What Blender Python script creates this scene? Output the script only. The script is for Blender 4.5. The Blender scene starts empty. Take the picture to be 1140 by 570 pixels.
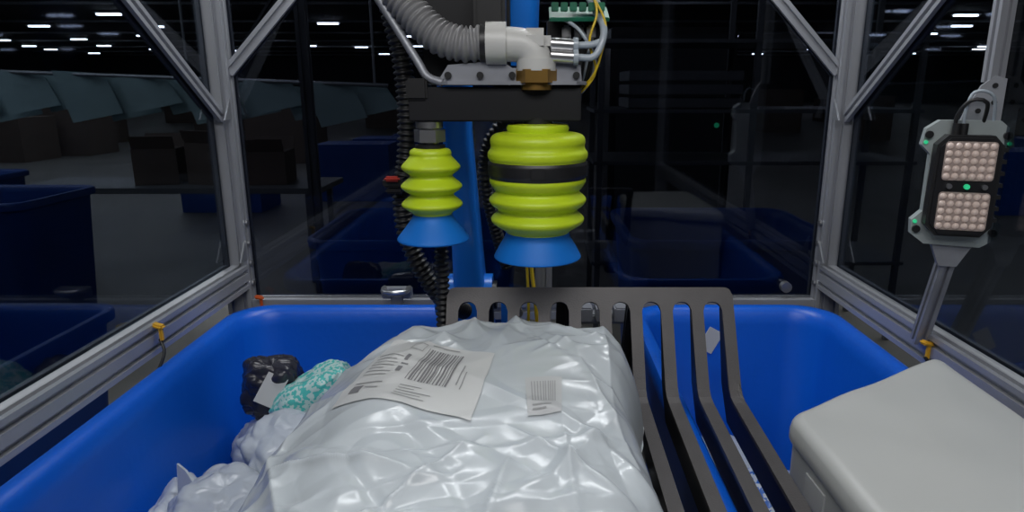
import bpy, bmesh, math, random
from math import sin, cos, pi, radians, sqrt, exp
from mathutils import Vector, Matrix, Euler, noise
random.seed(7)
H = 1.4
scene = bpy.context.scene
COL = scene.collection

# ---------------------------------------------------------------- materials
def mat(name, color, rough=0.5, metal=0.0, var=0.12, nscale=8.0, bump=0.0, bscale=40.0, spec=0.5, emit=None, estr=0.0, coat=0.0, detail=3.0):
    m = bpy.data.materials.new(name); m.use_nodes = True
    nt = m.node_tree; b = nt.nodes['Principled BSDF']
    tc = nt.nodes.new('ShaderNodeTexCoord')
    n = nt.nodes.new('ShaderNodeTexNoise'); n.inputs['Scale'].default_value = nscale; n.inputs['Detail'].default_value = detail
    nt.links.new(tc.outputs['Object'], n.inputs['Vector'])
    r = nt.nodes.new('ShaderNodeValToRGB')
    c = color
    r.color_ramp.elements[0].position = 0.3; r.color_ramp.elements[1].position = 0.7
    r.color_ramp.elements[0].color = (c[0]*(1-var), c[1]*(1-var), c[2]*(1-var), 1)
    r.color_ramp.elements[1].color = (min(1, c[0]*(1+var)), min(1, c[1]*(1+var)), min(1, c[2]*(1+var)), 1)
    nt.links.new(n.outputs['Fac'], r.inputs['Fac'])
    nt.links.new(r.outputs['Color'], b.inputs['Base Color'])
    b.inputs['Roughness'].default_value = rough
    b.inputs['Metallic'].default_value = metal
    b.inputs['Specular IOR Level'].default_value = spec
    if coat: b.inputs['Coat Weight'].default_value = coat
    if bump:
        n2 = nt.nodes.new('ShaderNodeTexNoise'); n2.inputs['Scale'].default_value = bscale; n2.inputs['Detail'].default_value = 4
        nt.links.new(tc.outputs['Object'], n2.inputs['Vector'])
        bp = nt.nodes.new('ShaderNodeBump'); bp.inputs['Strength'].default_value = bump; bp.inputs['Distance'].default_value = 0.01
        nt.links.new(n2.outputs['Fac'], bp.inputs['Height']); nt.links.new(bp.outputs['Normal'], b.inputs['Normal'])
    if emit:
        b.inputs['Emission Color'].default_value = (*emit, 1); b.inputs['Emission Strength'].default_value = estr
    return m

def film(name, color, rough=.32, s1=9, s2=28, st=.5, stretch=(1, .4, 1), coat=.0, d1=.012, d2=.004):
    """crumpled plastic film: ridged creases in the bump"""
    m = mat(name, color, rough, 0, .04, 3, coat=coat); nt = m.node_tree; b = nt.nodes['Principled BSDF']
    tc = nt.nodes.new('ShaderNodeTexCoord'); prev = None
    for sc, dist, rot in ((s1, d1, .6), (s1*1.7, d1*.6, -.5), (s2, d2, .2)):
        mp = nt.nodes.new('ShaderNodeMapping'); mp.inputs['Scale'].default_value = stretch
        mp.inputs['Rotation'].default_value = (0, 0, rot)
        nt.links.new(tc.outputs['Object'], mp.inputs['Vector'])
        n = nt.nodes.new('ShaderNodeTexNoise'); n.noise_type = 'RIDGED_MULTIFRACTAL'
        n.inputs['Scale'].default_value = sc; n.inputs['Detail'].default_value = 1.5; n.inputs['Roughness'].default_value = .4; n.inputs['Distortion'].default_value = .5
        nt.links.new(mp.outputs[0], n.inputs['Vector'])
        bp = nt.nodes.new('ShaderNodeBump'); bp.inputs['Strength'].default_value = st; bp.inputs['Distance'].default_value = dist
        nt.links.new(n.outputs['Fac'], bp.inputs['Height'])
        if prev: nt.links.new(prev.outputs['Normal'], bp.inputs['Normal'])
        prev = bp
    nt.links.new(prev.outputs['Normal'], b.inputs['Normal'])
    return m

def tint_mat(name, col, f0=.03):
    """thin smoked sheet: transmission tint + Schlick reflection (works from both sides)"""
    m = bpy.data.materials.new(name); m.use_nodes = True
    nt = m.node_tree; nt.nodes.clear(); N = nt.nodes.new; Lk = nt.links.new
    o = N('ShaderNodeOutputMaterial')
    tr = N('ShaderNodeBsdfTransparent'); tr.inputs['Color'].default_value = (*col, 1)
    gl = N('ShaderNodeBsdfGlossy'); gl.inputs['Roughness'].default_value = 0.03; gl.inputs['Color'].default_value = (.75, .8, .88, 1)
    ge = N('ShaderNodeNewGeometry'); dt = N('ShaderNodeVectorMath'); dt.operation = 'DOT_PRODUCT'
    Lk(ge.outputs['Incoming'], dt.inputs[0]); Lk(ge.outputs['Normal'], dt.inputs[1])
    ab = N('ShaderNodeMath'); ab.operation = 'ABSOLUTE'; Lk(dt.outputs['Value'], ab.inputs[0])
    su = N('ShaderNodeMath'); su.operation = 'SUBTRACT'; su.inputs[0].default_value = 1; Lk(ab.outputs[0], su.inputs[1])
    pw = N('ShaderNodeMath'); pw.operation = 'POWER'; Lk(su.outputs[0], pw.inputs[0]); pw.inputs[1].default_value = 5
    ma = N('ShaderNodeMath'); ma.operation = 'MULTIPLY_ADD'; Lk(pw.outputs[0], ma.inputs[0]); ma.inputs[1].default_value = (1-f0)*.7; ma.inputs[2].default_value = f0
    mx = N('ShaderNodeMixShader')
    Lk(ma.outputs[0], mx.inputs['Fac']); Lk(tr.outputs[0], mx.inputs[1]); Lk(gl.outputs[0], mx.inputs[2])
    Lk(mx.outputs[0], o.inputs['Surface'])
    return m

M = {}
M['alu'] = mat('aluminium_extrusion', (.38, .39, .42), .40, .45, .05, 5)
M['alu_d'] = mat('aluminium_dull', (.30, .31, .33), .45, .6, .1, 12)
M['alu_k'] = mat('rack_dark_steel', (.14, .145, .155), .5, .3, .1, 12)
M['steel'] = mat('steel', (.55, .55, .56), .28, .9, .05, 9)
M['tint'] = tint_mat('smoked_acrylic', (.38, .41, .45), .045)
M['tintb'] = tint_mat('smoked_acrylic_dark', (.37, .39, .44), .05)
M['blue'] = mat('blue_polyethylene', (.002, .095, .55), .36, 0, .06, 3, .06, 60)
M['blue_r'] = mat('robot_blue_paint', (.010, .19, .75), .3, 0, .05, 3, coat=.3)
M['lip'] = mat('suction_lip_blue', (.006, .16, .60), .5, 0, .05, 10, spec=.3)
M['green'] = mat('bellows_lime', (.48, .63, .015), .42, 0, .07, 15, .08, 60)
M['black'] = mat('black_plastic', (.012, .012, .013), .42, 0, .1, 10)
M['blackm'] = mat('black_anodised', (.016, .016, .018), .4, .3, .1, 10)
M['rake'] = mat('powder_coated_dark', (.058, .053, .054), .48, .1, .08, 30, .08, 400)
M['hoseg'] = mat('hose_grey', (.20, .20, .205), .5, 0, .08, 10)
M['white_p'] = mat('white_pvc', (.52, .52, .50), .4, 0, .04, 10)
M['brass'] = mat('brass', (.50, .29, .08), .3, .85, .08, 20)
M['gplate'] = mat('grey_plate', (.26, .27, .30), .45, .4, .12, 20)
M['bag'] = film('white_poly_film', (.47, .51, .54), .24, 5, 18, .42, d1=.012, d2=.003)
M['bag2'] = film('white_poly_small', (.42, .46, .52), .30, 7, 20, .30)
M['bagk'] = film('black_poly_film', (.03, .03, .042), .24, 12, 30, .5)
M['paper'] = mat('label_paper', (.51, .52, .52), .45, 0, .03, 8)
M['paper2'] = mat('label_paper_grey', (.40, .41, .42), .45, 0, .03, 8)
M['ink'] = mat('label_ink', (.17, .17, .18), .6, 0, .1, 8)
M['ink2'] = mat('label_ink_fine', (.27, .275, .28), .6, 0, .1, 8)
M['greybox'] = film('grey_film_wrap', (.45, .46, .45), .34, 4, 14, .20, d1=.010)
M['yellow'] = mat('yellow_clip', (.65, .36, .03), .4, 0, .05, 20)
M['yel'] = mat('yellow_cable', (.65, .45, .02), .4, 0, .05, 20)
M['orange'] = mat('orange_clip', (.5, .09, .02), .4, 0, .05, 20)
M['red'] = mat('red_sensor', (.35, .03, .02), .4, 0, .05, 20)
M['clear'] = mat('clear_tube', (.35, .40, .45), .2, 0, .05, 20)
M['pcb'] = mat('pcb_green', (.01, .13, .07), .4, 0, .3, 60)
M['conc'] = mat('concrete_floor', (.125, .12, .11), .5, 0, .15, 1.2, .05, 20)
M['dark'] = mat('dark_wall', (.03, .034, .04), .8, 0, .2, 1)
M['ceil'] = mat('ceiling_deck', (.035, .037, .042), .8, 0, .2, 1)
M['teal'] = mat('teal_sheet', (.33, .46, .47), .6, 0, .15, 2)
M['card'] = mat('cardboard', (.11, .08, .065), .8, 0, .12, 6)
M['blue_b'] = mat('blue_polyethylene_dark', (.006, .06, .30), .5, 0, .1, 3)  # darker, rougher blue for the bins outside the cell
M['lamp'] = mat('lamp_tube', (.9, .9, .9), .5, 0, 0, 5, emit=(.9, .95, 1), estr=24)
M['led'] = mat('led_dome', (.50, .41, .37), .25, 0, .1, 90, emit=(1, .78, .68), estr=.10)
M['ledbg'] = mat('led_board', (.36, .29, .26), .4, 0, .1, 40)
M['gled'] = mat('green_indicator', (.02, .4, .2), .4, 0, 0, 5, emit=(.05, 1, .4), estr=.35)
M['cast'] = mat('cast_grey_green', (.33, .37, .37), .45, .2, .08, 12)

def speckle(name, a, b, sc):
    m = film(name, a, .34, 10, 30, .5); nt = m.node_tree; bs = nt.nodes['Principled BSDF']
    tc = nt.nodes.new('ShaderNodeTexCoord'); v = nt.nodes.new('ShaderNodeTexVoronoi'); v.inputs['Scale'].default_value = sc
    nt.links.new(tc.outputs['Object'], v.inputs['Vector'])
    r = nt.nodes.new('ShaderNodeValToRGB'); r.color_ramp.interpolation = 'CONSTANT'
    r.color_ramp.elements[0].color = (*a, 1); r.color_ramp.elements[1].position = .42; r.color_ramp.elements[1].color = (*b, 1)
    sp = nt.nodes.new('ShaderNodeSeparateColor'); nt.links.new(v.outputs['Color'], sp.inputs['Color'])
    nt.links.new(sp.outputs[0], r.inputs['Fac']); nt.links.new(r.outputs['Color'], bs.inputs['Base Color'])
    return m
M['tealbag'] = speckle('teal_print_film', (.08, .50, .46), (.50, .68, .65), 190)
M['bluebag'] = speckle('blue_print_film', (.02, .12, .5), (.5, .55, .62), 140)

# ---------------------------------------------------------------- helpers
def V(x, y, t): return Vector((x, y, H + t))
def link(o, parent=None):
    COL.objects.link(o)
    if parent is not None: o.parent = parent
    return o
def empty(name, loc=(0, 0, 0)):
    e = bpy.data.objects.new(name, None); e.empty_display_size = .05
    COL.objects.link(e); return e
def mk(name, verts, faces, mats, parent=None, smooth=False, fm=None, auto=None):
    me = bpy.data.meshes.new(name); me.from_pydata([tuple(v) for v in verts], [], faces)
    if not isinstance(mats, (list, tuple)): mats = [mats]
    for m in mats: me.materials.append(m)
    if fm:
        for i, p in enumerate(me.polygons): p.material_index = fm[i]
    bm = bmesh.new(); bm.from_mesh(me); bmesh.ops.recalc_face_normals(bm, faces=bm.faces); bm.to_mesh(me); bm.free()
    for p in me.polygons: p.use_smooth = smooth
    if smooth and auto:
        me.set_sharp_from_angle(angle=radians(auto))
    o = bpy.data.objects.new(name, me); return link(o, parent)
def box(name, c, s, m, parent=None, rot=(0, 0, 0), bev=0.003):
    bm = bmesh.new(); bmesh.ops.create_cube(bm, size=1)
    bmesh.ops.scale(bm, vec=s, verts=bm.verts)
    if bev > 0: bmesh.ops.bevel(bm, geom=bm.edges[:], offset=min(bev, min(s)*.45), segments=2, affect='EDGES')
    bmesh.ops.transform(bm, matrix=Matrix.Translation(c) @ Euler(rot).to_matrix().to_4x4(), verts=bm.verts)
    me = bpy.data.meshes.new(name); bm.to_mesh(me); bm.free(); me.materials.append(m)
    return link(bpy.data.objects.new(name, me), parent)
def frame_of(d):
    d = d.normalized(); up = Vector((0, 0, 1)) if abs(d.z) < .95 else Vector((0, 1, 0))
    a = d.cross(up).normalized(); b = a.cross(d).normalized(); return a, b
def extr(name, a, b, w, m, parent=None, nslot=2, h2=None):
    a = Vector(a); b = Vector(b); ax, bx = frame_of(b-a); h = w/2; h2 = (h2 or w)/2
    def side(hw, n):
        pts = []; p = 2*hw/n; s = min(.17*p, .006)
        for i in range(n):
            c = -hw + p*(i+.5)
            pts += [(c-s, 0), (c-s, .3*min(p, .03)), (c+s, .3*min(p, .03)), (c+s, 0)]
        return pts
    poly = [(-h, -h2)] + [(x, -h2+d) for x, d in side(h, nslot)] + [(h, -h2)] + [(h-d, x) for x, d in side(h2, nslot)]
    poly += [(h, h2)] + [(-x, h2-d) for x, d in side(h, nslot)] + [(-h, h2)] + [(-h+d, -x) for x, d in side(h2, nslot)]
    n = len(poly); vs = [a+ax*p[0]+bx*p[1] for p in poly]+[b+ax*p[0]+bx*p[1] for p in poly]
    fs = [(i, (i+1) % n, n+(i+1) % n, n+i) for i in range(n)] + [tuple(range(n)), tuple(range(n, 2*n))]
    return mk(name, vs, fs, m, parent)
def cyl(name, a, b, r, m, parent=None, seg=24, r2=None, caps=True):
    a = Vector(a); b = Vector(b); ax, bx = frame_of(b-a); r2 = r if r2 is None else r2
    vs = [a+(ax*cos(2*pi*i/seg)+bx*sin(2*pi*i/seg))*r for i in range(seg)]+[b+(ax*cos(2*pi*i/seg)+bx*sin(2*pi*i/seg))*r2 for i in range(seg)]
    fs = [(i, (i+1) % seg, seg+(i+1) % seg, seg+i) for i in range(seg)]
    if caps: fs += [tuple(range(seg)), tuple(range(seg, 2*seg))]
    return mk(name, vs, fs, m, parent, smooth=seg > 8, auto=40)
def catmull(P, step):
    P = [Vector(p) for p in P]; Q = [2*P[0]-P[1]]+P+[2*P[-1]-P[-2]]; out = []
    for i in range(1, len(Q)-2):
        p0, p1, p2, p3 = Q[i-1:i+3]; n = max(2, int((p2-p1).length/step))
        for k in range(n):
            t = k/n
            out.append(.5*((2*p1)+(-p0+p2)*t+(2*p0-5*p1+4*p2-p3)*t*t+(-p0+3*p1-3*p2+p3)*t**3))
    out.append(P[-1]); return out
def sweep(name, P, r, m, parent=None, seg=14, pitch=None, depth=.14, step=None):
    step = step or (pitch/6 if pitch else .006)
    pts = catmull(P, step); ax, bx = frame_of(pts[1]-pts[0]); vs = []; fs = []; s = 0
    for i, p in enumerate(pts):
        d = (pts[min(i+1, len(pts)-1)]-pts[max(i-1, 0)]).normalized()
        ax = (ax-d*ax.dot(d)).normalized(); bx = d.cross(ax)
        if i: s += (p-pts[i-1]).length
        rr = r
        if pitch:
            q = sin(2*pi*s/pitch); rr = r*(1-depth+depth*math.copysign(abs(q)**.5, q))
        vs += [p+(ax*cos(2*pi*k/seg)+bx*sin(2*pi*k/seg))*rr for k in range(seg)]
        if i:
            o = (i-1)*seg; fs += [(o+k, o+(k+1) % seg, o+seg+(k+1) % seg, o+seg+k) for k in range(seg)]
    fs += [tuple(range(seg)), tuple(range(len(vs)-seg, len(vs)))]
    return mk(name, vs, fs, m, parent, smooth=True, auto=60)
def lathe(name, c, prof, mats, parent=None, seg=64, smooth_angle=50):
    vs = []; fs = []; fm = []
    for r, z, *_ in prof: vs += [(c[0]+r*cos(2*pi*k/seg), c[1]+r*sin(2*pi*k/seg), c[2]+z) for k in range(seg)]
    for i in range(len(prof)-1):
        o = i*seg
        for k in range(seg):
            fs.append((o+k, o+(k+1) % seg, o+seg+(k+1) % seg, o+seg+k)); fm.append(prof[i][2] if len(prof[i]) > 2 else 0)
    fs.append(tuple(range(seg))); fm.append(prof[0][2] if len(prof[0]) > 2 else 0)
    fs.append(tuple(range(len(vs)-seg, len(vs)))); fm.append(prof[-2][2] if len(prof[-2]) > 2 else 0)
    return mk(name, vs, fs, mats, parent, smooth=True, fm=fm, auto=smooth_angle)
def plate(name, pts2, origin, ax, ay, th, m, parent=None):
    origin = Vector(origin); ax = Vector(ax).normalized(); ay = Vector(ay).normalized(); nz = ax.cross(ay)
    n = len(pts2); vs = [origin+ax*p[0]+ay*p[1] for p in pts2]+[origin+ax*p[0]+ay*p[1]+nz*th for p in pts2]
    fs = [(i, (i+1) % n, n+(i+1) % n, n+i) for i in range(n)]+[tuple(range(n)), tuple(range(n, 2*n))]
    return mk(name, vs, fs, m, parent)
def rrect(x0, x1, y0, y1, r, n=8):
    pts = []
    for cx, cy, a0 in ((x1-r, y1-r, 0), (x0+r, y1-r, 90), (x0+r, y0+r, 180), (x1-r, y0+r, 270)):
        for i in range(n+1):
            a = radians(a0+90*i/n); pts.append((cx+r*cos(a), cy+r*sin(a)))
    return pts

# ---------------------------------------------------------------- room (warehouse)
WH = 3.9
box('floor', (0, 26, -.05), (76, 68, .1), M['conc'], bev=0)
box('ceiling', (0, 26, WH+.05), (76, 68, .1), M['ceil'], bev=0)
box('wall_back', (0, 60.05, WH/2), (76, .1, WH), M['dark'], bev=0)
box('wall_left', (-38.05, 26, WH/2), (.1, 68, WH), M['dark'], bev=0)
box('wall_right', (38.05, 26, WH/2), (.1, 68, WH), M['dark'], bev=0)
box('wall_front', (0, -8.05, WH/2), (76, .1, WH), M['dark'], bev=0)
vs = []; fs = []; vh = []; fh = []
def addbox(VS, FS, c, s):
    o = len(VS)
    for dx in (-.5, .5):
        for dy in (-.5, .5):
            for dz in (-.5, .5): VS.append((c[0]+dx*s[0], c[1]+dy*s[1], c[2]+dz*s[2]))
    FS += [tuple(o+i for i in f) for f in ((0, 1, 3, 2), (4, 6, 7, 5), (0, 4, 5, 1), (2, 3, 7, 6), (0, 2, 6, 4), (1, 5, 7, 3))]
rl = random.Random(5)
y = 9.0
while y < 58:
    for i in range(-8, 9):
        x = i*4.3+rl.uniform(-1.3, 1.3)+(y % 9)*.3
        if rl.random() < .35: continue
        yy = y+rl.uniform(-1.5, 1.5)
        addbox(vs, fs, (x, yy, WH-.12), (.8, .16, .06)); addbox(vh, fh, (x, yy, WH-.05), (.95, .34, .07))
    y += 5.0
e = empty('ceiling_strip_lights')
mk('tubes', vs, fs, M['lamp'], e); mk('housings', vh, fh, M['alu_d'], e)
e = empty('ceiling_trusses'); vs = []; fs = []
for y in range(10, 60, 6): addbox(vs, fs, (0, y, WH-.04), (74, .12, .08))
mk('beams', vs, fs, M['alu_d'], e)
e = empty('hanging_translucent_sheets')
x = -4.9
for i in range(16):
    y = 5.2 + .12*(i % 2); w = .33
    z0 = -.24+.05*sin(i*1.7)-(0 if i < 11 else .02); z1 = .13+.02*sin(i*2.3)-i*.010
    th = .006
    p = [V(x, y, z0), V(x+w, y+.1, z0+.07), V(x+w-.10, y+.1, z1), V(x-.10, y, z1+.02)]
    q = [v+Vector((0, th, 0)) for v in p]
    mk('sheet_%d' % i, p+q, [(0, 1, 2, 3), (7, 6, 5, 4), (0, 1, 5, 4), (1, 2, 6, 5), (2, 3, 7, 6), (3, 0, 4, 7)], M['teal'], e)
    x += .235
cyl('rail', V(-5.1, 5.25, .14), V(-1.1, 5.25, .0), .015, M['alu_d'], e, seg=8)
for i, xx in enumerate((-4.8, -2.6, -1.2)):
    cyl('drop_rod_%d' % i, V(xx, 5.25, .0), (xx, 5.25, WH), .01, M['alu_d'], e, seg=6)
e = empty('distant_pallet_stacks'); vs = []; fs = []
for i in range(34):
    x = rl.uniform(-26, 26); y = rl.uniform(12, 34); s = rl.uniform(.8, 1.3); addbox(vs, fs, (x, y, s/2), (1.2, 1.0, s))
mk('stacks', vs, fs, M['card'], e)
e = empty('distant_tote_rows'); vs = []; fs = []
for i in range(14):
    x = rl.uniform(-14, 14); y = rl.uniform(7.5, 11); addbox(vs, fs, (x, y, .35), (.9, .6, .7))
mk('totes', vs, fs, M['blue_b'], e)

# ---------------------------------------------------------------- bins
def bin_(name, x0, x1, y0, y1, zt, zb, taper=.06, r=.09, casters=True, m='blue'):
    e = empty(name)
    prof = [(-taper-.006, zb), (-.022, zt-.05), (-.020, zt-.042), (0, zt-.036), (.002, zt-.012), (-.003, zt-.002), (-.012, zt), (-.024, zt-.003), (-.032, zt-.014), (-.036, zt-.04),
            (-taper-.02, zb+.03), (-taper-.03, zb+.015), (-taper-.05, zb+.012)]
    vs = []; fs = []
    for off, z in prof:
        ring = rrect(x0-off, x1+off, y0-off, y1+off, max(.02, r+off*.5), 10)
        vs += [(a, b, z) for a, b in ring]
    n = len(ring)
    for i in range(len(prof)-1):
        fs += [(i*n+k, i*n+(k+1) % n, (i+1)*n+(k+1) % n, (i+1)*n+k) for k in range(n)]
    fs += [tuple(range(n)), tuple(range(len(vs)-n, len(vs)))]
    mk('tub', vs, fs, M[m], e, smooth=True, auto=50)
    if casters:
        box('dolly', ((x0+x1)/2, (y0+y1)/2, zb-.025), ((x1-x0)*.7, (y1-y0)*.8, .04), M['alu_d'], e)
        i = 0
        for cx in (x0+.15, x1-.15):
            for cy in (y0+.2, y1-.2):
                cyl('caster_%d' % i, (cx-.015, cy, .045), (cx+.015, cy, .045), .045, M['black'], e)
                box('caster_fork_%d' % i, (cx, cy, (zb-.045+.05)/2+.02), (.045, .03, max(.02, zb-.09)), M['steel'], e); i += 1
    return e
bin_('blue_storage_bin', -.683, -.087, .10, 1.50, H-.494, .18)
bin_('blue_storage_bin', .219, .683, .10, 1.50, H-.494, .18)
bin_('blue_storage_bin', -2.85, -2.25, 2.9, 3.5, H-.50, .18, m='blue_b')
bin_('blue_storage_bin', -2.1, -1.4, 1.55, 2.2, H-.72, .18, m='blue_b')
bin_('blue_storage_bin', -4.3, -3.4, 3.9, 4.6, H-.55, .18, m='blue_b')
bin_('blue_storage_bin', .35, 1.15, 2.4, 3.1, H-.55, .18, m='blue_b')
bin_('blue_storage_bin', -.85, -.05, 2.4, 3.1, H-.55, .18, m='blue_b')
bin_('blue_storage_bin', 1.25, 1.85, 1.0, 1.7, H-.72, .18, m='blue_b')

e = empty('packing_table')
box('top', V(-2.6, 5.0-.0, -.72), (2.2, .6, .04), M['alu_k'], e)
for i, (a, b) in enumerate(((-3.6, 4.75), (-1.6, 4.75), (-3.6, 5.25), (-1.6, 5.25))): box('leg_%d' % i, (a, b, (H-.74)/2), (.04, .04, H-.74), M['alu_k'], e)
for i, (x, w, h, rz) in enumerate(((-2.75, .3, .26, .2), (-2.35, .26, .3, -.3), (-1.95, .3, .24, .1))):
    e = empty('cardboard_box')
    zc = -.70
    box('body', V(x, 5.0, zc+h/2), (w, .3, h), M['card'], e, (0, 0, rz))
    R = Matrix.Rotation(rz, 4, 'Z')
    for s in (-1, 1):
        c = R @ Vector((0, s*.16, 0))
        box('flap_%d' % (s+1), V(x+c.x, 5.0+c.y, zc+h+.045), (w*.96, .006, .1), M['card'], e, (-s*.4, 0, rz), bev=0)
e = empty('reflected_rack')  # added behind the panel, stands in for reflections of ceiling racks
for i, xx in enumerate((.35, 1.15, 2.0)):
    for yy in (3.6, 4.1): box('upright_%d_%d' % (i, int(yy*10)), (xx, yy, 1.1), (.03, .03, 2.2), M['alu_k'], e)
for i, zz in enumerate((.45, 1.0, 1.27, 1.62)): box('shelf_%d' % i, (1.175, 3.85, zz), (1.72, .54, .02), M['alu_k'], e)
e2 = empty('stacked_wire_trays')
for i in range(3):
    box('tray_%d' % i, (.8, 3.85, 1.31+i*.07), (.6, .42, .05), M['alu_k'], e2)
e = empty('control_cabinet')
box('body', (1.0, 5.2, .9), (.9, .4, 1.8), M['blackm'], e, bev=.01)
box('door', (1.0, 4.995, .95), (.8, .015, 1.6), M['dark'], e)
for i, zz in enumerate((1.12, 1.38)): cyl('indicator_%d' % i, (1.33, 4.985, zz), (1.33, 4.97, zz), .018, M['gled'], e, 12)

# ---------------------------------------------------------------- enclosure
en = empty('safety_enclosure_frame')
PW = .058
ZT = H+.62
for s, n in ((-1, 'left'), (1, 'right')):
    X = s*.72
    extr('post_'+n, (X, 1.6, 0), (X, 1.6, ZT), PW, M['alu'], en)
    extr('front_post_'+n, (X, -.6, 0), (X, -.6, ZT), PW, M['alu'], en)
    extr('rail_'+n, V(X, -.57, -.45), V(X, 1.571, -.45), PW, M['alu'], en)
    extr('top_rail_'+n, (X, -.63, ZT+.029), (X, 1.63, ZT+.029), PW, M['alu'], en)
    extr('foot_rail_'+n, (X, -.57, .12), (X, 1.571, .12), .04, M['alu'], en, 1)
    extr('side_brace_'+n, V(X, 1.565, -.07), V(X, .62, .60), .027, M['alu'], en, 1)
    extr('back_brace_'+n, V(s*.695, 1.6, .03), V(s*.15, 1.6, .60), .027, M['alu'], en, 1)
    for i, (yy, zz) in enumerate(((1.555, -.075), (1.555, -.405))):
        plate('gusset_%s_%d' % (n, i), [(0, 0), (.035, 0), (0, .045)], V(X-s*.034-.002, yy+.012, zz), (0, -1, 0), (0, 0, 1), .004, M['alu_d'], en)
    for i in range(4):
        cyl('bolt_%s_%d' % (n, i), V(X-s*.029, 1.59, -.30-.05*i-.02), V(X-s*.034, 1.59, -.32-.05*i), .007, M['steel'], en, 10)
    box('side_panel_'+n, V(X, .49, .10), (.004, 2.1, 1.03), M['tint'], en, bev=0)
extr('top_rail_back', (-.69, 1.6, ZT+.029), (.69, 1.6, ZT+.029), PW, M['alu'], en)
extr('rail_back', V(-.69, 1.6, -.535), V(.69, 1.6, -.535), .05, M['alu'], en, 1)
box('back_panel', V(0, 1.6, .055), (1.375, .004, 1.12), M['tintb'], en, bev=0)
cyl('panel_knob', V(.62, 1.597, -.48), V(.62, 1.58, -.48), .013, M['steel'], en)
e = empty('aluminium_stand')
for i, (x, y) in enumerate(((-1.15, 2.5), (-.98, 3.0), (1.5, 3.3))):
    extr('post_%d' % i, (x, y, 0), (x, y, 2.2), .045, M['alu_k'], e, 1)
extr('brace_0', V(-1.13, 2.5, -.02), V(-.85, 2.5, .36), .03, M['alu_k'], e, 1)
extr('beam', V(-1.15, 2.5, .77), V(-.2, 2.5, .77), .05, M['alu_k'], e, 1)

e = empty('panel_pull_handle')
sweep('grip', [V(-.36, 1.56, -.475), V(-.355, 1.53, -.475), V(-.33, 1.52, -.475), V(-.305, 1.53, -.475), V(-.30, 1.56, -.475)], .007, M['steel'], e)
box('bracket', V(-.33, 1.558, -.485), (.075, .012, .03), M['alu'], e)
box('foot', V(-.33, 1.555, -.505), (.03, .012, .03), M['alu_d'], e)

for (x, y, t, rz, c) in ((-.685, 1.16, -.425, 0, 'yellow'), (-.668, 1.565, -.50, .4, 'orange'), (.685, 1.10, -.435, .2, 'yellow')):
    e = empty('cable_clip')
    box('jaw', V(x, y, t), (.022, .016, .008), M[c], e, (0, .3, rz))
    box('stem', V(x+.004, y, t-.016), (.007, .010, .028), M[c], e, (0, 0, rz))
    sweep('cable', [V(x, y-.0, t-.025), V(x+.01, y-.01, t-.05), V(x-.002, y-.03, t-.09)], .003, M['black'], e, 8)

# ---------------------------------------------------------------- slotted tray (rake)
e = empty('slotted_sorting_tray')
x0, x1 = -.140, .322; NS = 9; bw = .019; pitch = (x1-x0-bw)/NS; sw = pitch-bw
Ltot = .66
def prof(v):
    top = Vector((0, 1.05, H-.319)); bend = Vector((0, .957, H-.468)); fr = Vector((0, .45, H-.490))
    L1 = (bend-top).length
    R = .02
    if v < L1-R: return top+(bend-top).normalized()*v
    if v > L1+R: return bend+(fr-bend).normalized()*(v-L1)
    a = bend-(bend-top).normalized()*R; c = bend+(fr-bend).normalized()*R; t = (v-(L1-R))/(2*R)
    return a*(1-t)**2+bend*2*t*(1-t)+c*t*t
vs = []; fs = []
us = []
for i in range(NS+1):
    a = x0+i*pitch
    if i in (0, NS): us += [('b', a+bw*k/4, a+bw*(k+1)/4) for k in range(4)]
    else: us += [('b', a, a+bw)]
    if i < NS: us += [('s', a+bw+sw*k/10, a+bw+sw*(k+1)/10) for k in range(10)]
def vtop(u):
    d = min(u-x0, x1-u); r = .014
    return 0 if d > r else r-sqrt(max(0, r*r-(r-d)**2))
def varch(u):
    i = int((u-x0)/pitch); c = x0+i*pitch+bw+sw/2; r = sw/2
    return .024+r-sqrt(max(0, r*r-(u-c)**2))
for typ, a, b in us:
    n = 40 if typ == 'b' else 2
    ea = Ltot if typ == 'b' else varch(a+1e-7); eb = Ltot if typ == 'b' else varch(b-1e-7)
    o = len(vs)
    for k in range(n+1):
        for u, en_ in ((a, ea), (b, eb)):
            v = vtop(u)+(en_-vtop(u))*k/n; p = prof(v); vs.append((u, p.y, p.z))
    for k in range(n): fs.append((o+2*k, o+2*k+1, o+2*k+3, o+2*k+2))
bm = bmesh.new(); me = bpy.data.meshes.new('slotted_plate')
me.from_pydata(vs, [], fs); bm.from_mesh(me); bmesh.ops.remove_doubles(bm, verts=bm.verts, dist=1e-5)
bmesh.ops.recalc_face_normals(bm, faces=bm.faces); bm.to_mesh(me); bm.free(); me.materials.append(M['rake'])
o = link(bpy.data.objects.new('slotted_plate', me), e)
sm = o.modifiers.new('s', 'SOLIDIFY'); sm.thickness = .006; sm.offset = 0
box('front_crossbar', V((x0+x1)/2, .44, -.495), (x1-x0, .03, .012), M['rake'], e)
for i in range(NS+1):
    xc = x0+i*pitch+bw/2
    plate('fin_%d' % i, [(.46, -.493), (.955, -.474), (1.035, -.350), (1.075, -.350), (1.03, -.475), (.985, -.525), (.46, -.54)], (xc-.002, 0, H), (0, 1, 0), (0, 0, 1), .004, M['blackm'], e)
for i, xc in enumerate((-.08, .05, .17)):
    extr('strut_%d' % i, V(xc, 1.085, -.345), V(xc-.0, 1.20, -.60), .022, M['blackm'], e, 1)
box('support_beam', V(.05, 1.21, -.62), (.26, .05, .05), M['blackm'], e)
for i, xc in enumerate((-.05, .16)): box('support_leg_%d' % i, (xc, 1.21, (H-.645)/2), (.05, .05, H-.645), M['blackm'], e)
e = empty('conveyor_unit')
box('body', (.066, .72, .40), (.22, .7, .80), M['blackm'], e, bev=.01)
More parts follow.
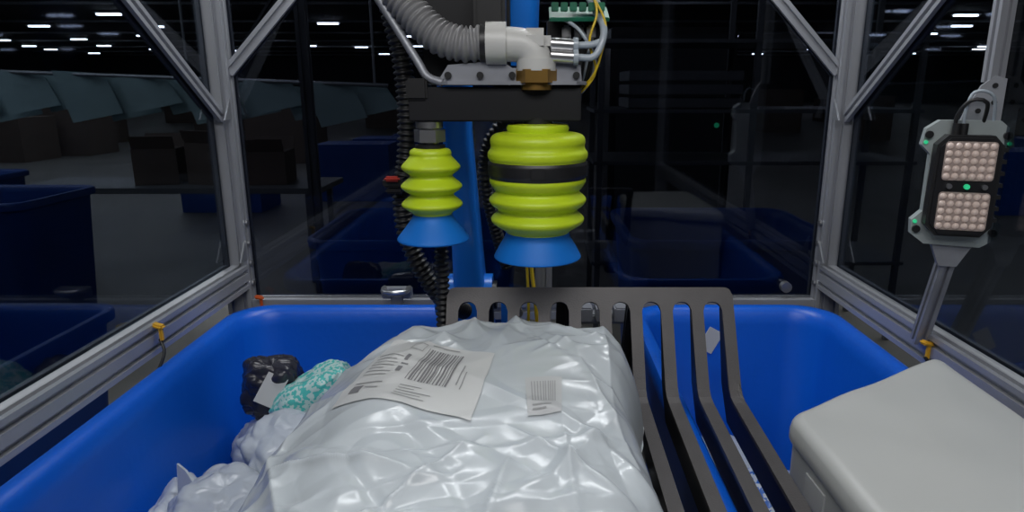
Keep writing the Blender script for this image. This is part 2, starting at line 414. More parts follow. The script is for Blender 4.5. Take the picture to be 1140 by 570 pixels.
for k in range(9): cyl('roller_%d' % k, (-.04, .42+k*.07, .815), (.17, .42+k*.07, .815), .018, M['alu_d'], e, 16)

# ---------------------------------------------------------------- robot blue column
e = empty('robot_arm')
def loft(name, secs, m, parent, r=.3):
    vs = []; fs = []
    for c, wx, wy in secs:
        ring = rrect(-wx/2, wx/2, -wy/2, wy/2, min(wx, wy)*r, 5)
        vs += [(c[0]+a, c[1]+b, c[2]) for a, b in ring]
    n = len(ring)
    for i in range(len(secs)-1): fs += [(i*n+k, i*n+(k+1) % n, (i+1)*n+(k+1) % n, (i+1)*n+k) for k in range(n)]
    fs += [tuple(range(n)), tuple(range(len(vs)-n, len(vs)))]
    return mk(name, vs, fs, m, parent, smooth=True, auto=40)
loft('lower_link', [(V(-.125, 1.27, -.62), .10, .12), (V(-.118, 1.27, -.50), .085, .10), (V(-.125, 1.27, -.36), .060, .08), (V(-.132, 1.27, -.20), .050, .07), (V(-.142, 1.27, -.08), .054, .07), (V(-.145, 1.27, .10), .07, .08), (V(-.15, 1.27, .30), .09, .09)], M['blue_r'], e)
loft('base', [((-.0, 1.40, .0), .16, .16), ((-.0, 1.38, .35), .14, .15), ((-.0, 1.33, H-.64), .11, .12), ((-.09, 1.30, H-.58), .11, .12)], M['blue_r'], e)
cyl('elbow_joint', V(-.19, 1.27, -.40), V(-.08, 1.27, -.40), .042, M['blue_r'], e, 32)
cyl('elbow_cap', V(-.08, 1.27, -.40), V(-.072, 1.27, -.40), .028, M['blackm'], e, 24)
loft('upper_link', [(V(-.03, 1.12, .03), .05, .06), (V(-.02, 1.12, .08), .055, .07), (V(-.02, 1.12, .30), .07, .08)], M['blue_r'], e)
box('side_lug', V(-.045, 1.25, -.42), (.035, .04, .06), M['blue_r'], e)
cyl('lug_bolt', V(-.03, 1.225, -.42), V(-.03, 1.218, -.42), .01, M['steel'], e, 12)
e = empty('gantry_mast')
extr('mast', V(.02, 1.32, -.50), V(.02, 1.32, -.06), .034, M['alu'], e, 1)
box('mast_foot', V(.02, 1.32, -.51), (.14, .08, .02), M['blackm'], e)
box('mast_leg', (.09, 1.34, (H-.52)/2), (.05, .06, H-.52), M['blackm'], e)
sweep('yellow_cable', [V(-.004, 1.28, -.20), V(-.006, 1.28, -.32), V(.004, 1.27, -.42), V(.01, 1.28, -.50)], .004, M['yel'], e, 8)
sweep('yellow_cable_2', [V(-.018, 1.28, -.20), V(-.014, 1.28, -.32), V(-.010, 1.27, -.42), V(-.012, 1.28, -.50)], .003, M['yel'], e, 8)
for k in range(3): box('terminal_%d' % k, V(.10+.035*k, 1.25, -.43), (.028, .04, .03), M['gplate'], e)
box('terminal_rail', V(.135, 1.28, -.45), (.16, .03, .02), M['alu_d'], e)

# ---------------------------------------------------------------- gripper head
e = empty('vacuum_gripper_head')
box('carrier_beam', V(-.055, 1.03, -.026), (.245, .10, .048), M['blackm'], e, bev=.002)
box('upper_block', V(-.10, 1.10, .10), (.13, .10, .20), M['blackm'], e)
box('valve_block', V(-.062, 1.02, .115), (.045, .05, .09), M['black'], e, bev=.006)
box('left_block', V(-.165, 1.0, -.005), (.03, .05, .03), M['black'], e)
plate('mount_plate', [(-.155, -.03), (-.12, -.05), (.06, -.05), (.075, -.035), (.075, .045), (-.155, .045)], V(0, 1.02, .001), (1, 0, 0), (0, 1, 0), .005, M['gplate'], e)
plate('upright_plate', [(-.135, 0), (.068, 0), (.066, .022), (.035, .027), (.02, .018), (-.03, .018), (-.045, .028), (-.12, .022)], V(0, .985, .006), (1, 0, 0), (0, 0, 1), .004, M['gplate'], e)
for i in range(5): cyl('slot_screw_%d' % i, V(-.12+.045*i, .980, .014), V(-.12+.045*i, .976, .014), .005, M['black'], e, 10)
sweep('bent_bracket', [V(-.225, 1.0, .13), V(-.20, 1.0, .09), V(-.165, .99, .035), V(-.150, .985, .012), V(-.128, .98, .004)], .006, M['gplate'], e, 8)
sweep('elbow_pipe', [V(-.062, .985, .056), V(-.035, .985, .056), V(-.012, .985, .053), V(0.000, .985, .042), V(.004, .985, .022)], .0235, M['white_p'], e, 24)
cyl('elbow_collar', V(-.066, .985, .057), V(-.038, .985, .057), .029, M['white_p'], e, 32)
cyl('elbow_collar_rear', V(-.074, .985, .057), V(-.064, .985, .057), .026, M['black'], e, 32)
box('elbow_boss', V(.002, .985, .060), (.044, .040, .034), M['white_p'], e, bev=.010)
cyl('elbow_lower_collar', V(.004, .985, .036), V(.004, .985, .020), .028, M['white_p'], e, 32)
cyl('brass_hex_nut', V(.004, .985, .022), V(.004, .985, .004), .031, M['brass'], e, 6)
cyl('brass_neck', V(.004, .985, .004), V(.004, .985, -.006), .022, M['brass'], e, 24)
for i, (z, y) in enumerate(((.056, .98), (.040, .975))):
    cyl('push_fitting_%d' % i, V(.024, y, z), V(.055, y, z-.002), .009, M['steel'], e, 16)
    cyl('fitting_ring_%d' % i, V(.055, y, z-.002), V(.062, y, z-.002), .011, M['clear'], e, 16)
    sweep('air_tube_%d' % i, [V(.06, y, z-.002), V(.085, y, z), V(.098, y+.01, z+.012+.02*i), V(.09, y+.04, z+.06), V(.06, y+.08, z+.12)], .005, M['clear'], e, 10)
for i in range(5):
    sweep('signal_cable_%d' % i, [V(.03+.008*i, 1.03, .10), V(.065+.006*i, 1.0+.01*i, .075-.006*i), V(.088-.003*i, 1.0, .03+.006*i), V(.07, 1.03, -.01), V(.03+.01*i, 1.05, -.022)], .0028, M['black'] if i % 3 else M['clear'], e, 8)
sweep('yellow_wire', [V(.075, 1.0, .14), V(.088, .99, .10), V(.078, .985, .06), V(.088, .99, .02), V(.07, 1.0, -.008), V(.055, 1.03, -.015)], .0018, M['yel'], e, 8)
sweep('yellow_wire_2', [V(.070, 1.0, .14), V(.10, .99, .085), V(.094, .985, .04), V(.082, .99, .01), V(.06, 1.02, -.01)], .0016, M['yel'], e, 8)
box('controller_board', V(.065, 1.03, .100), (.085, .05, .006), M['pcb'], e, (.4, 0, 0), bev=.001)
for i in range(6): box('board_terminal_%d' % i, V(.030+.013*i, 1.005, .107), (.010, .012, .012), M['pcb'], e, bev=.001)
box('controller_box', V(.06, 1.07, .06), (.08, .05, .07), M['black'], e)
for i in range(3): box('connector_%d' % i, V(.048+.018*i, 1.035, .075), (.013, .02, .02), M['steel'], e)

e = empty('grey_vacuum_hose')
sweep('hose', [V(-.26, 1.02, .26), V(-.215, 1.01, .16), V(-.175, 1.0, .105), V(-.135, .99, .068), V(-.10, .985, .056), V(-.072, .985, .057)], .0255, M['hoseg'], e, 24, pitch=.0095, depth=.09)
e = empty('black_corrugated_hose')
sweep('hose', [V(-.225, 1.1, .22), V(-.222, 1.1, .12), V(-.208, 1.1, .05), V(-.202, 1.1, -.03), V(-.206, 1.1, -.11), V(-.216, 1.1, -.17), V(-.213, 1.1, -.235), V(-.19, 1.1, -.30), V(-.158, 1.12, -.36), V(-.13, 1.2, -.41)], .0165, M['black'], e, 18, pitch=.0095, depth=.14)
e = empty('black_corrugated_hose')
sweep('hose', [V(-.149, 1.06, -.24), V(-.150, 1.06, -.32), V(-.149, 1.06, -.40), V(-.148, 1.10, -.47), V(-.145, 1.18, -.55)], .0125, M['black'], e, 18, pitch=.0095, depth=.14)
e = empty('black_corrugated_hose')
sweep('hose', [V(-.01, 1.16, -.03), V(-.05, 1.15, -.06), V(-.078, 1.15, -.10), V(-.082, 1.15, -.16), V(-.07, 1.18, -.24), V(-.05, 1.22, -.33)], .012, M['black'], e, 18, pitch=.009, depth=.14)
e = empty('hose_clamp_sensor')
box('clamp', V(-.222, 1.075, -.15), (.035, .03, .014), M['black'], e)
box('red_cap', V(-.222, 1.055, -.142), (.024, .012, .008), M['red'], e)
box('clamp_lower', V(-.222, 1.075, -.163), (.028, .028, .008), M['blackm'], e)

# ---------------------------------------------------------------- suction cups
def smoothprof(ks, n=7):
    out = []
    P = [Vector((k[0], k[1], 0)) for k in ks]; Q = [P[0]]+P+[P[-1]]
    for i in range(1, len(Q)-2):
        p0, p1, p2, p3 = Q[i-1:i+3]
        if (p1-p2).length < .004: out.append((p1.x, p1.y, ks[i-1][2])); continue
        for k in range(n):
            t = k/n; q = .5*((2*p1)+(-p0+p2)*t+(2*p0-5*p1+4*p2-p3)*t*t+(-p0+3*p1-3*p2+p3)*t**3)
            out.append((max(.001, q.x), q.y, ks[i-1][2]))
    out.append((P[-1].x, P[-1].y, ks[-1][2])); return out
c = V(-.152, 1.0, 0)
pr = [(.018, -.088, 0), (.028, -.091, 0), (.031, -.096, 0), (.031, -.101, 0), (.041, -.112, 0), (.0435, -.117, 0), (.040, -.122, 0), (.032, -.128, 0), (.0315, -.131, 0), (.042, -.140, 0), (.0455, -.145, 0), (.042, -.150, 0), (.033, -.156, 0), (.0325, -.159, 0),
      (.042, -.167, 0), (.0455, -.172, 0), (.042, -.177, 0), (.031, -.184, 0), (.029, -.187, 1), (.032, -.194, 1), (.042, -.208, 1), (.053, -.222, 1), (.054, -.226, 1), (.050, -.225, 1), (.03, -.205, 1), (.008, -.203, 1)]
e = empty('suction_cup')
lathe('bellows', c, smoothprof(pr, 4), [M['green'], M['lip']], e, smooth_angle=80)
lathe('collar', c, [(.016, -.094), (.022, -.094), (.022, -.084), (.016, -.083)], [M['black']], e)
cyl('stem', c+Vector((0, 0, -.084)), c+Vector((0, 0, -.05)), .013, M['steel'], e, 24)
cyl('hex_fitting', c+Vector((0, 0, -.080)), c+Vector((0, 0, -.062)), .023, M['steel'], e, 6)
cyl('lock_ring', c+Vector((0, 0, -.060)), c+Vector((0, 0, -.051)), .020, M['steel'], e, 24)
c = V(.006, 1.0, 0)
pr = [(.03, -.064, 0), (.052, -.066, 0), (.064, -.069, 0), (.069, -.074, 0), (.070, -.080, 0), (.069, -.085, 0), (.070, -.090, 0), (.0735, -.095, 0), (.0735, -.102, 0), (.071, -.107, 2), (.0735, -.109, 2), (.0735, -.128, 2), (.071, -.130, 2), (.071, -.132, 0), (.0715, -.138, 0), (.066, -.147, 0), (.062, -.151, 0), (.063, -.154, 0),
      (.071, -.161, 0), (.0725, -.166, 0), (.069, -.172, 0), (.060, -.179, 0), (.059, -.182, 0), (.068, -.190, 0), (.070, -.195, 0), (.066, -.201, 0), (.052, -.210, 0), (.048, -.214, 1), (.050, -.222, 1), (.058, -.236, 1), (.065, -.249, 1), (.066, -.253, 1), (.062, -.251, 1), (.04, -.228, 1), (.01, -.226, 1)]
e = empty('suction_cup')
lathe('bellows', c, smoothprof(pr, 4), [M['green'], M['lip'], M['black']], e, smooth_angle=80)
lathe('top_flange', c, [(.01, -.066), (.044, -.066), (.046, -.060), (.044, -.055), (.01, -.053)], [M['green']], e)
cyl('adapter', c+Vector((0, 0, -.06)), c+Vector((0, 0, -.045)), .022, M['black'], e, 24)
box('band_clip', c+Vector((0, -.0745, -.119)), (.02, .004, .016), M['black'], e, bev=.001)

# ---------------------------------------------------------------- work light on right wall
e = empty('led_work_light')
C = V(.672, 1.06, -.150); yaw = radians(-16)
R = Matrix.Rotation(yaw, 3, 'Z')
ax = R @ Vector((1, 0, 0)); fz = R @ Vector((0, -1, 0)); up = Vector((0, 0, 1))
def L(a, b, c_): return C+ax*a+up*b+fz*c_
back = [(-.040, .098), (-.058, .085), (-.062, .060), (-.048, .045), (-.048, -.045), (-.062, -.060), (-.060, -.083), (-.040, -.098), (.040, -.100), (.062, -.085), (.064, -.062), (.050, -.045), (.050, .045), (.064, .060), (.060, .083), (.042, .098)]
def lplate(name, pts, c0, th, m):
    n = len(pts); vs = [L(p[0], p[1], c0) for p in pts]+[L(p[0], p[1], c0+th) for p in pts]
    fs = [(i, (i+1) % n, n+(i+1) % n, n+i) for i in range(n)]+[tuple(range(n)), tuple(range(n, 2*n))]
    return mk(name, vs, fs, m, e)
lplate('back_casting', back, -.01, .018, M['cast'])
oct_ = [(-.032, .077), (-.046, .062), (-.048, -.062), (-.032, -.079), (.030, -.079), (.044, -.062), (.044, .062), (.030, .077)]
lplate('housing', oct_, .008, .024, M['black'])
lplate('bezel', [(a*.9, b*.95) for a, b in oct_], .032, .004, M['blackm'])
for nm, b0, b1 in (('upper', .009, .068), ('lower', -.068, -.009)):
    lplate('led_board_'+nm, rrect(-.036, .034, b0, b1, .005, 3), .036, .002, M['ledbg'])
    vs = []; fs = []
    for i in range(6):
        for j in range(5):
            a = -.0300+i*.0116; b = b0+.0065+j*.0115; r = .0052; o_ = len(vs)
            for rr, cc in ((r, .038), (r*.8, .0405), (r*.35, .042)):
                vs += [L(a+rr*cos(2*pi*k/8), b+rr*sin(2*pi*k/8), cc) for k in range(8)]
            for q in range(2): fs += [(o_+q*8+k, o_+q*8+(k+1) % 8, o_+(q+1)*8+(k+1) % 8, o_+(q+1)*8+k) for k in range(8)]
            fs.append(tuple(o_+16+k for k in range(8)))
    mk('led_array_'+nm, vs, fs, M['led'], e, smooth=True)
for i, (a, b) in enumerate(((-.024, 0), (.0, 0), (.024, 0))): cyl('centre_screw_%d' % i, L(a, b, .036), L(a, b, .041), .004, M['gled'] if i == 1 else M['steel'], e, 10)
for i, (a, b) in enumerate(((-.054, .076), (.053, .076), (-.054, -.074), (.054, -.075))): cyl('ear_screw_%d' % i, L(a, b, .008), L(a, b, .013), .006, M['blackm'], e, 12)
for i, (a, b) in enumerate(((-.057, .064), (.057, .064), (-.057, -.062))): cyl('indicator_%d' % i, L(a, b, .008), L(a, b, .011), .003, M['gled'], e, 10)
for k in range(7): lplate('heat_fin_%d' % k, [(.044, -.055+k*.018), (.051, -.055+k*.018), (.051, -.049+k*.018), (.044, -.049+k*.018)], .010, .018, M['black'])
lplate('top_bracket', [(-.01, .095), (.045, .095), (.045, .160), (.030, .165), (.012, .150), (-.004, .115)], -.012, .006, M['alu'])
for i, (a, b) in enumerate(((.03, .15), (.032, .125), (.012, .112))): cyl('hole_dark_disc_%d' % i, L(a, b, -.006), L(a, b, -.004), .004, M['black'], e, 10)  # solid black discs, the dark inside of holes given as colour
extr('hanger_post', L(.030, .155, -.02), L(.03, .76, -.02), .022, M['alu'], e, 1)
lplate('arm_yoke', [(-.028, -.096), (.034, -.096), (.014, -.135), (-.012, -.135)], -.012, .014, M['gplate'])
extr('lower_arm', L(.002, -.125, -.010), V(.685, 1.125, -.44), .022, M['gplate'], e, 1)
sweep('power_cable', [L(.02, .09, .0), L(.012, .125, .03), L(-.01, .128, .03), L(-.022, .105, .02), L(-.02, .078, .015)], .0030, M['black'], e, 8)
sweep('power_cable_2', [L(.035, .09, .0), L(.022, .135, .02), L(-.004, .140, .02), L(-.012, .11, .02), L(-.01, .078, .015)], .0025, M['clear'], e, 8)
for i, a in enumerate((-.02, -.01)): cyl('gland_%d' % i, L(a, .072, .018), L(a, .094, .018), .006, M['black'], e, 12)

# ---------------------------------------------------------------- big white package on tray
OUT = [(-.20, .935), (-.10, .966), (.01, .978), (.105, .965), (.150, .925), (.152, .84), (.130, .745), (.136, .65), (.142, .55), (.12, .44), (-.1, .41), (-.27, .44), (-.318, .55), (-.322, .66), (-.318, .76), (-.305, .84), (-.262, .90)]
CX, CY = -.09, .70
def outR(th):
    d = Vector((cos(th), sin(th))); best = .1
    n = len(OUT)
    for i in range(n):
        a = Vector(OUT[i])-Vector((CX, CY)); b = Vector(OUT[(i+1) % n])-Vector((CX, CY)); ed = b-a
        den = d.x*ed.y-d.y*ed.x
        if abs(den) < 1e-9: continue
        t = (a.x*ed.y-a.y*ed.x)/den; s = (a.x*d.y-a.y*d.x)/den
        if t > 0 and -1e-6 <= s <= 1+1e-6: best = t
    return best
NT = 300
RT = [outR(2*pi*i/NT) for i in range(NT)]
RT = [sum(RT[(i+k) % NT] for k in range(-2, 3))/5 for i in range(NT)]
def Rf(th):
    u = (th % (2*pi))/(2*pi)*NT; i = int(u) % NT; f = u-int(u); return RT[i]*(1-f)+RT[(i+1) % NT]*f
CR = [(Vector((.13, .88)), Vector((.0, .78)), .006, .007), (Vector((.10, .96)), Vector((.09, .66)), .006, .006), (Vector((-.03, .64)), Vector((.12, .50)), .007, .008), (Vector((-.30, .62)), Vector((-.12, .56)), .006, .008),
      (Vector((-.32, .72)), Vector((-.2, .46)), .007, .009), (Vector((-.05, .96)), Vector((.02, .80)), .005, .005), (Vector((-.20, .91)), Vector((.06, .87)), .005, .004), (Vector((.05, .80)), Vector((.12, .56)), .006, .006),
      (Vector((-.05, .62)), Vector((-.18, .44)), .006, .007), (Vector((.0, .92)), Vector((.13, .80)), .005, .005), (Vector((.03, .66)), Vector((.04, .45)), .006, .006), (Vector((-.10, .95)), Vector((-.06, .82)), .005, .004),
      (Vector((-.27, .80)), Vector((-.30, .55)), .006, .005), (Vector((-.02, .60)), Vector((-.05, .42)), .005, .006), (Vector((.06, .74)), Vector((.14, .70)), .005, .005)]
def ridged(x, y, ang, f, s, k):
    a = x*cos(ang)+y*sin(ang); b = -x*sin(ang)+y*cos(ang)
    wq = .25*noise.noise(Vector((x*6, y*6, k+9)))
    n = abs(noise.noise(Vector((a*f*s+wq, b*f+wq, k))))
    return max(0., 1-4.0*n)
def wr(x, y):
    w = 0; p = Vector((x, y))
    lab = exp(-(((x+.14)/.10)**4+((y-.72)/.09)**4))+.8*exp(-(((x-.012)/.035)**4+((y-.69)/.05)**4))
    for a, b, wd, am in CR:
        ab = b-a; t = max(0, min(1, (p-a).dot(ab)/ab.length_squared)); d = (p-a-ab*t).length
        if d < 3*wd: w += am*exp(-(d/wd)**1.1)*sin(pi*min(1, max(.0, .08+.84*t)))
    w += .014*noise.noise(Vector((x*5.5, y*5.5, 3)))
    w += .0065*ridged(x, y, 1.0, 11, .28, 1)
    w += .0055*ridged(x, y, -.7, 12, .30, 4)
    w += .0036*ridged(x, y, .2, 20, .25, 7)
    w -= .0045*ridged(x, y, 2.1, 14, .30, 12)
    return w*(1-.72*min(1, lab))
def ztop(x, y):
    dx = x-CX; dy = y-CY; th = math.atan2(dy, dx); r = sqrt(dx*dx+dy*dy)/Rf(th); r = min(r, 1)
    hx = min(1, max(0, (x+.325)/.17)); hx = hx*hx*(3-2*hx)
    Hh = (.066+.066*hx)*(1-.22*max(0, (.75-y)/.3))+.008*max(0, min(1, (y-.75)/.15))
    prof_ = (1-r**8)**.75 if r < 1 else 0
    return H-.460+Hh*prof_+wr(x, y)*min(1, (1-r)*7)
e = empty('white_mailer_package')
vs = [(CX, CY, ztop(CX, CY))]; fs = []; NR = 150; NTH = 440
for i in range(1, NR+1):
    r = 1-(1-i/NR)**1.25
    for k in range(NTH):
        th = 2*pi*k/NTH; rr = r*Rf(th)*(1+.02*noise.noise(Vector((cos(th)*9, sin(th)*9, 1)))*r); x = CX+rr*cos(th); y = CY+rr*sin(th)
        vs.append((x, y, ztop(x, y)))
for k in range(NTH): fs.append((0, 1+k, 1+(k+1) % NTH))
for i in range(1, NR):
    o1 = 1+(i-1)*NTH; o2 = 1+i*NTH
    fs += [(o1+k, o2+k, o2+(k+1) % NTH, o1+(k+1) % NTH) for k in range(NTH)]
ob = 1+(NR-1)*NTH; b0 = len(vs)
for k in range(NTH): x, y, z = vs[ob+k]; vs.append((CX+(x-CX)*.97, CY+(y-CY)*.97, H-.464))
fs += [(ob+k, b0+k, b0+(k+1) % NTH, ob+(k+1) % NTH) for k in range(NTH)]
fs.append(tuple(b0+k for k in range(NTH)))
mk('film_body', vs, fs, M['bag'], e, smooth=True)
def drape(A, B, C_, D, u0, u1, v0, v1, off, res=.003):
    A, B, C_, D = map(Vector, (A, B, C_, D))
    def bl(u, v): return (A*(1-u)+B*u)*(1-v)+(D*(1-u)+C_*u)*v
    L1 = (bl(u1, v0)-bl(u0, v0)).length; L2 = (bl(u0, v1)-bl(u0, v0)).length
    nu = max(1, int(L1/res)); nv = max(1, int(L2/res)); vs = []; fs = []
    for j in range(nv+1):
        for i in range(nu+1):
            p = bl(u0+(u1-u0)*i/nu, v0+(v1-v0)*j/nv); vs.append((p.x, p.y, ztop(p.x, p.y)+off))
    for j in range(nv):
        for i in range(nu): a = j*(nu+1)+i; fs.append((a, a+1, a+nu+2, a+nu+1))
    return vs, fs
def drape_many(name, Q, rects, off, m, parent):
    VS = []; FS = []
    for r in rects:
        v, f = drape(*Q, *r, off); o = len(VS); VS += v; FS += [tuple(i+o for i in g) for g in f]
    return mk(name, VS, FS, m, parent, smooth=True)
Q1 = ((-.182, .835), (-.048, .778), (-.066, .640), (-.232, .705))
drape_many('shipping_label', Q1, [(0, 1, 0, 1)], .0018, M['paper'], e)
rects = []
rb = random.Random(3)
u = .42
while u < .74:
    w = rb.choice((.006, .010, .016)); rects.append((u, u+w, .12, .66)); u += w+rb.choice((.008, .012, .016))
rects += [(.08, .16, .80, .90), (.30, .33, .3, .40), (.30, .34, .5, .58), (.30, .36, .44, .46)]
drape_many('label_barcode', Q1, rects, .0025, M['ink'], e)
rects = []
for i in range(7): rects.append((.06, .06+rb.uniform(.12, .24), .36+i*.045, .370+i*.045))
for i in range(5): rects.append((.42, .42+rb.uniform(.12, .28), .74+i*.04, .750+i*.04))
rects += [(.06, .28, .74, .755), (.80, .812, .3, .6), (.84, .85, .4, .65), (.18, .28, .82, .84), (.26, .38, .06, .07), (.26, .265, .06, .2), (.375, .38, .06, .2), (.26, .38, .19, .20), (.42, .68, .04, .055)]
drape_many('label_text_lines', Q1, rects, .0025, M['ink2'], e)
Q2 = ((-.010, .722), (.033, .726), (.030, .655), (-.006, .650))
drape_many('small_label', Q2, [(0, 1, 0, 1)], .0018, M['paper2'], e)
rects = []; u = .15
while u < .85: rects.append((u, u+.035, .12, .70)); u += rb.choice((.06, .08))
rects += [(.15, .7, .78, .81), (.15, .55, .87, .90)]
drape_many('small_label_print', Q2, rects, .0025, M['ink2'], e)

# ---------------------------------------------------------------- generic bags
def bag(name, c, s, m, seed=0, rot=(0, 0, 0), amp=.10, parent=None, ex=.72):
    vs = []; fs = []; NA, NB = 96, 56
    Rm = Euler(rot).to_matrix()
    def se(v, e_): return math.copysign(abs(v)**e_, v)
    for j in range(NB+1):
        ph = -pi/2+pi*j/NB
        for i in range(NA):
            th = 2*pi*i/NA
            p = Vector((se(cos(ph), ex)*se(cos(th), ex), se(cos(ph), ex)*se(sin(th), ex), se(sin(ph), .9)))
            q = p*2.0+Vector((seed*3.1, seed, 0))
            dv, _ = noise.voronoi(q*.9)
            d = amp*(noise.noise(q*.8)+1.2*(min(.8, dv[1]-dv[0])-.35)+.20*(1-2*abs(noise.noise(q*2.0))))
            p = p*(1+d); vs.append(Vector(c)+Rm @ Vector((p.x*s[0]/2, p.y*s[1]/2, p.z*s[2]/2)))
    for j in range(NB): fs += [(j*NA+i, j*NA+(i+1) % NA, (j+1)*NA+(i+1) % NA, (j+1)*NA+i) for i in range(NA)]
    return mk(name, vs, fs, m, parent, smooth=True)
e = empty('black_mailer_package')
bag('film', V(-.525, 1.25, -.592), (.115, .08, .165), M['bagk'], 1, (.5, .15, .2), .14, e, .5)
box('label', V(-.503, 1.188, -.566), (.040, .003, .060), M['paper2'], e, (-.5, .5, .1), bev=0)
e = empty('teal_mailer_package')
bag('film', V(-.425, 1.20, -.580), (.17, .09, .085), M['tealbag'], 2, (.2, -.55, .2), .14, e, .6)
e = empty('white_mailer_pile')
for i, (x, y, t, sx, sy, sz, rx, ry, rz) in enumerate((
    (-.445, 1.075, -.630, .135, .15, .11, .2, -.2, .5), (-.49, .935, -.655, .14, .15, .11, .1, .2, -.3), (-.42, .92, -.67, .2, .2, .12, 0, -.1, .6),
    (-.575, .96, -.68, .09, .13, .09, .2, .3, .1), (-.40, 1.02, -.70, .2, .25, .15, 0, .1, .2), (-.50, 1.23, -.73, .2, .22, .15, 0, .1, .4), (-.35, 1.25, -.72, .2, .22, .15, 0, .1, 1.4),
    (-.43, 1.0, -.85, .28, .4, .24, 0, 0, 0), (-.38, .70, -.80, .3, .4, .24, 0, 0, .3), (-.43, 1.2, -.92, .28, .36, .24, 0, 0, 0), (-.33, .45, -.92, .3, .4, .24, 0, 0, .3), (-.40, .85, -1.05, .32, .5, .2, 0, 0, 0), (-.40, 1.15, -1.07, .3, .4, .18, 0, 0, 0))):
    bag('mailer_%d' % i, V(x, y, t), (sx, sy, sz), M['bag2'], 5+i, (rx, ry, rz), .14, e, .62)
plate('pinched_corner', [(0, 0), (.06, -.015), (.045, .02), (.016, .045), (-.006, .055)], V(-.565, .95, -.640), (.8, -.4, .2), (0, .3, 1), .004, M['bag2'], e)

def wrapbox(name, quad, zt, zb, rc, re, m, parent, tilt):
    Q = [Vector(q) for q in quad]; n = 4
    def outline(ins):
        P = []
        for i in range(n):
            a, b, c_ = Q[i-1], Q[i], Q[(i+1) % n]
            d1 = (b-a).normalized(); d2 = (c_-b).normalized(); n1 = Vector((d1.y, -d1.x)); n2 = Vector((d2.y, -d2.x))
            if orient < 0: n1, n2 = -n1, -n2
            bis = (n1+n2).normalized(); P.append(b-bis*(ins/max(.3, bis.dot(n1))))
        out = []
        r = max(.012, rc-ins*.5)
        for i in range(n):
            a, b, c_ = P[i-1], P[i], P[(i+1) % n]; s = b+(a-b).normalized()*r; t_ = b+(c_-b).normalized()*r
            for k in range(9):
                t = k/8; out.append(s*(1-t)**2+b*2*t*(1-t)+t_*t*t)
            for k in range(1, 20):
                nx = P[(i+1) % n]; e2_ = nx+(b-nx).normalized()*r; out.append(t_+(e2_-t_)*k/20)
        return out
    area_ = sum(Q[i].x*Q[(i+1) % n].y-Q[(i+1) % n].x*Q[i].y for i in range(n)); orient = 1 if area_ > 0 else -1
    vs = []; fs = []; rings = []
    zs = zt-re-.022
    for z in [zb+(zs-zb)*k/12 for k in range(13)]: rings.append((0.0045, z))
    rings += [(.001, zs+.002), (-.001, zs+.006)]
    rings += [(-.001, zt-re-.004)]
    for k in range(0, 7): a = pi/2*k/6; rings.append((re*(1-cos(a)), zt-re+re*sin(a)))
    for ins, z in rings:
        o_ = outline(ins); vs += [(p.x, p.y, z) for p in o_]
    cen = sum((p for p in o_), Vector((0, 0)))/len(o_)
    for k in range(1, 24):
        f = 1-k/24; vs += [(cen.x+(p.x-cen.x)*f, cen.y+(p.y-cen.y)*f, zt+.006*(1-f*f)) for p in o_]
    N = len(o_); nr = len(vs)//N; vs.append((cen.x, cen.y, zt+.006))
    out = []
    for x, y, z in vs:
        w = (z-zb)/(zt-zb); c0 = Vector((x, y, z))
        out.append((x+w*.003*noise.noise(c0*9), y+w*.003*noise.noise(c0*11+Vector((3, 3, 3))), z+w*tilt(x, y)+w*.005*noise.noise(c0*8)))
    for i in range(nr-1): fs += [(i*N+k, i*N+(k+1) % N, (i+1)*N+(k+1) % N, (i+1)*N+k) for k in range(N)]
    fs += [((nr-1)*N+k, (nr-1)*N+(k+1) % N, len(vs)-1) for k in range(N)]
    fs.append(tuple(range(N)))
    return mk(name, out, fs, m, parent, smooth=True, auto=60)
e = empty('grey_wrapped_parcel')
wrapbox('film_wrap', [(.338, .820), (.356, .42), (.640, .42), (.641, 1.000)], H-.420, H-.70, .024, .016, M['greybox'], e, lambda x, y: (x-.48)*.03+(y-.7)*.02)
box('label', V(.3445, .73, -.490), (.002, .05, .035), M['paper'], e, (0, 0, .04), bev=0)
e = empty('blue_mailer_pile')
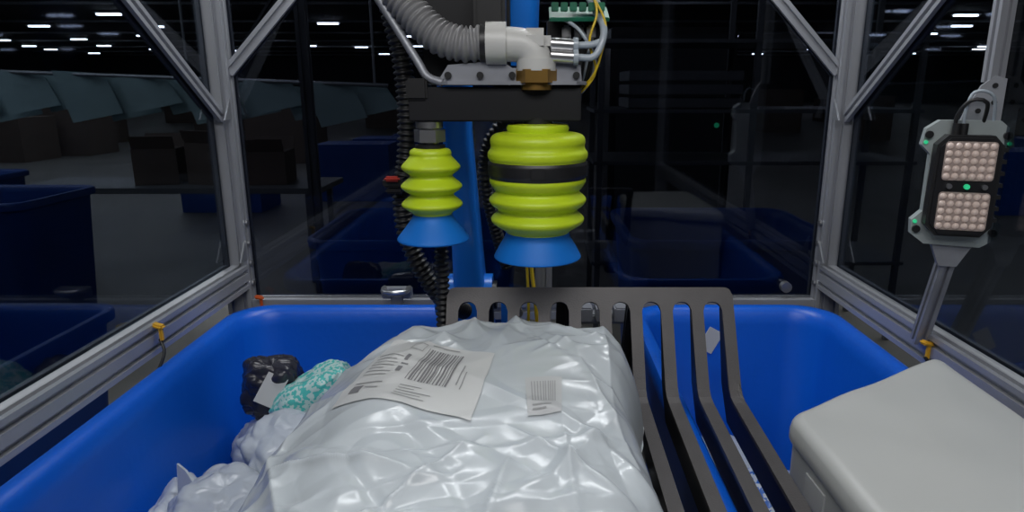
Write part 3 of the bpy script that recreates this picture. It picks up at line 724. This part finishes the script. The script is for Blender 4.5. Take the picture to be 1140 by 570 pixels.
for i, (x, y, t, sx, sy, sz, m) in enumerate(((.44, 1.05, -.74, .2, .2, .10, 'bluebag'), (.40, 1.25, -.78, .2, .2, .12, 'bag2'), (.46, .65, -.79, .22, .4, .14, 'bluebag'), (.45, 1.1, -.90, .24, .5, .2, 'bag2'), (.45, .7, -.96, .24, .5, .2, 'bag2'), (.45, 1.1, -1.07, .24, .5, .18, 'bag2'))):
    bag('mailer_%d' % i, V(x, y, t), (sx, sy, sz), M[m], 30+i, (.1, .1, .3), .12, e)
e = empty('paper_tag')
box('tag', V(.405, 1.447, -.565), (.036, .002, .055), M['paper'], e, (-.04, .5, 0), bev=0)

# ---------------------------------------------------------------- lights
def area(name, loc, rot, size, sy, pw, col=(1, 1, 1)):
    l = bpy.data.lights.new(name, 'AREA'); l.shape = 'RECTANGLE'; l.size = size; l.size_y = sy; l.energy = pw; l.color = col
    o = bpy.data.objects.new(name, l); o.location = loc; o.rotation_euler = rot; COL.objects.link(o); return o
e = empty('cell_light_bars')
for i, yy in enumerate((.25, 1.35)):
    box('bar_%d' % i, (0, yy, ZT+.045), (1.2, .12, .03), M['alu_d'], e)
area('bar_lamp', (0, .25, ZT+.02), (radians(10), 0, 0), 1.1, .20, 6.0, (1, .98, .96))
area('bar_lamp', (0, 1.35, ZT+.02), (radians(-12), 0, 0), 1.1, .10, 9.5, (.95, .98, 1))
area('warehouse_fill', (0, -2.2, 3.7), (radians(38), 0, 0), 4, 2, 80, (.95, .97, 1))  # added unseen fill through the open front, brightens the robot column
area('warehouse_fill', (-5, 3, 3.8), (0, 0, 0), 4, 4, 130, (.92, .97, 1))  # this and the next two: added soft fills for the warehouse ambient
area('warehouse_fill', (5, 4, 3.8), (0, 0, 0), 4, 4, 80, (.92, .97, 1))
area('warehouse_fill', (-8, 12, 3.8), (0, 0, 0), 8, 8, 280, (.92, .97, 1))
w = bpy.data.worlds.new('World'); scene.world = w; w.use_nodes = True
w.node_tree.nodes['Background'].inputs[0].default_value = (.5, .55, .62, 1); w.node_tree.nodes['Background'].inputs[1].default_value = .25

# ---------------------------------------------------------------- camera
cam = bpy.data.cameras.new('camera'); cam.lens = 750/1140*36; cam.sensor_width = 36; cam.shift_x = -24/1140
cam.clip_start = .02; cam.clip_end = 200
co = bpy.data.objects.new('camera', cam); co.location = (0, 0, H); co.rotation_euler = (radians(90-14.2), 0, 0); COL.objects.link(co)
scene.camera = co
scene.view_settings.view_transform = 'Standard'
scene.view_settings.look = 'None'
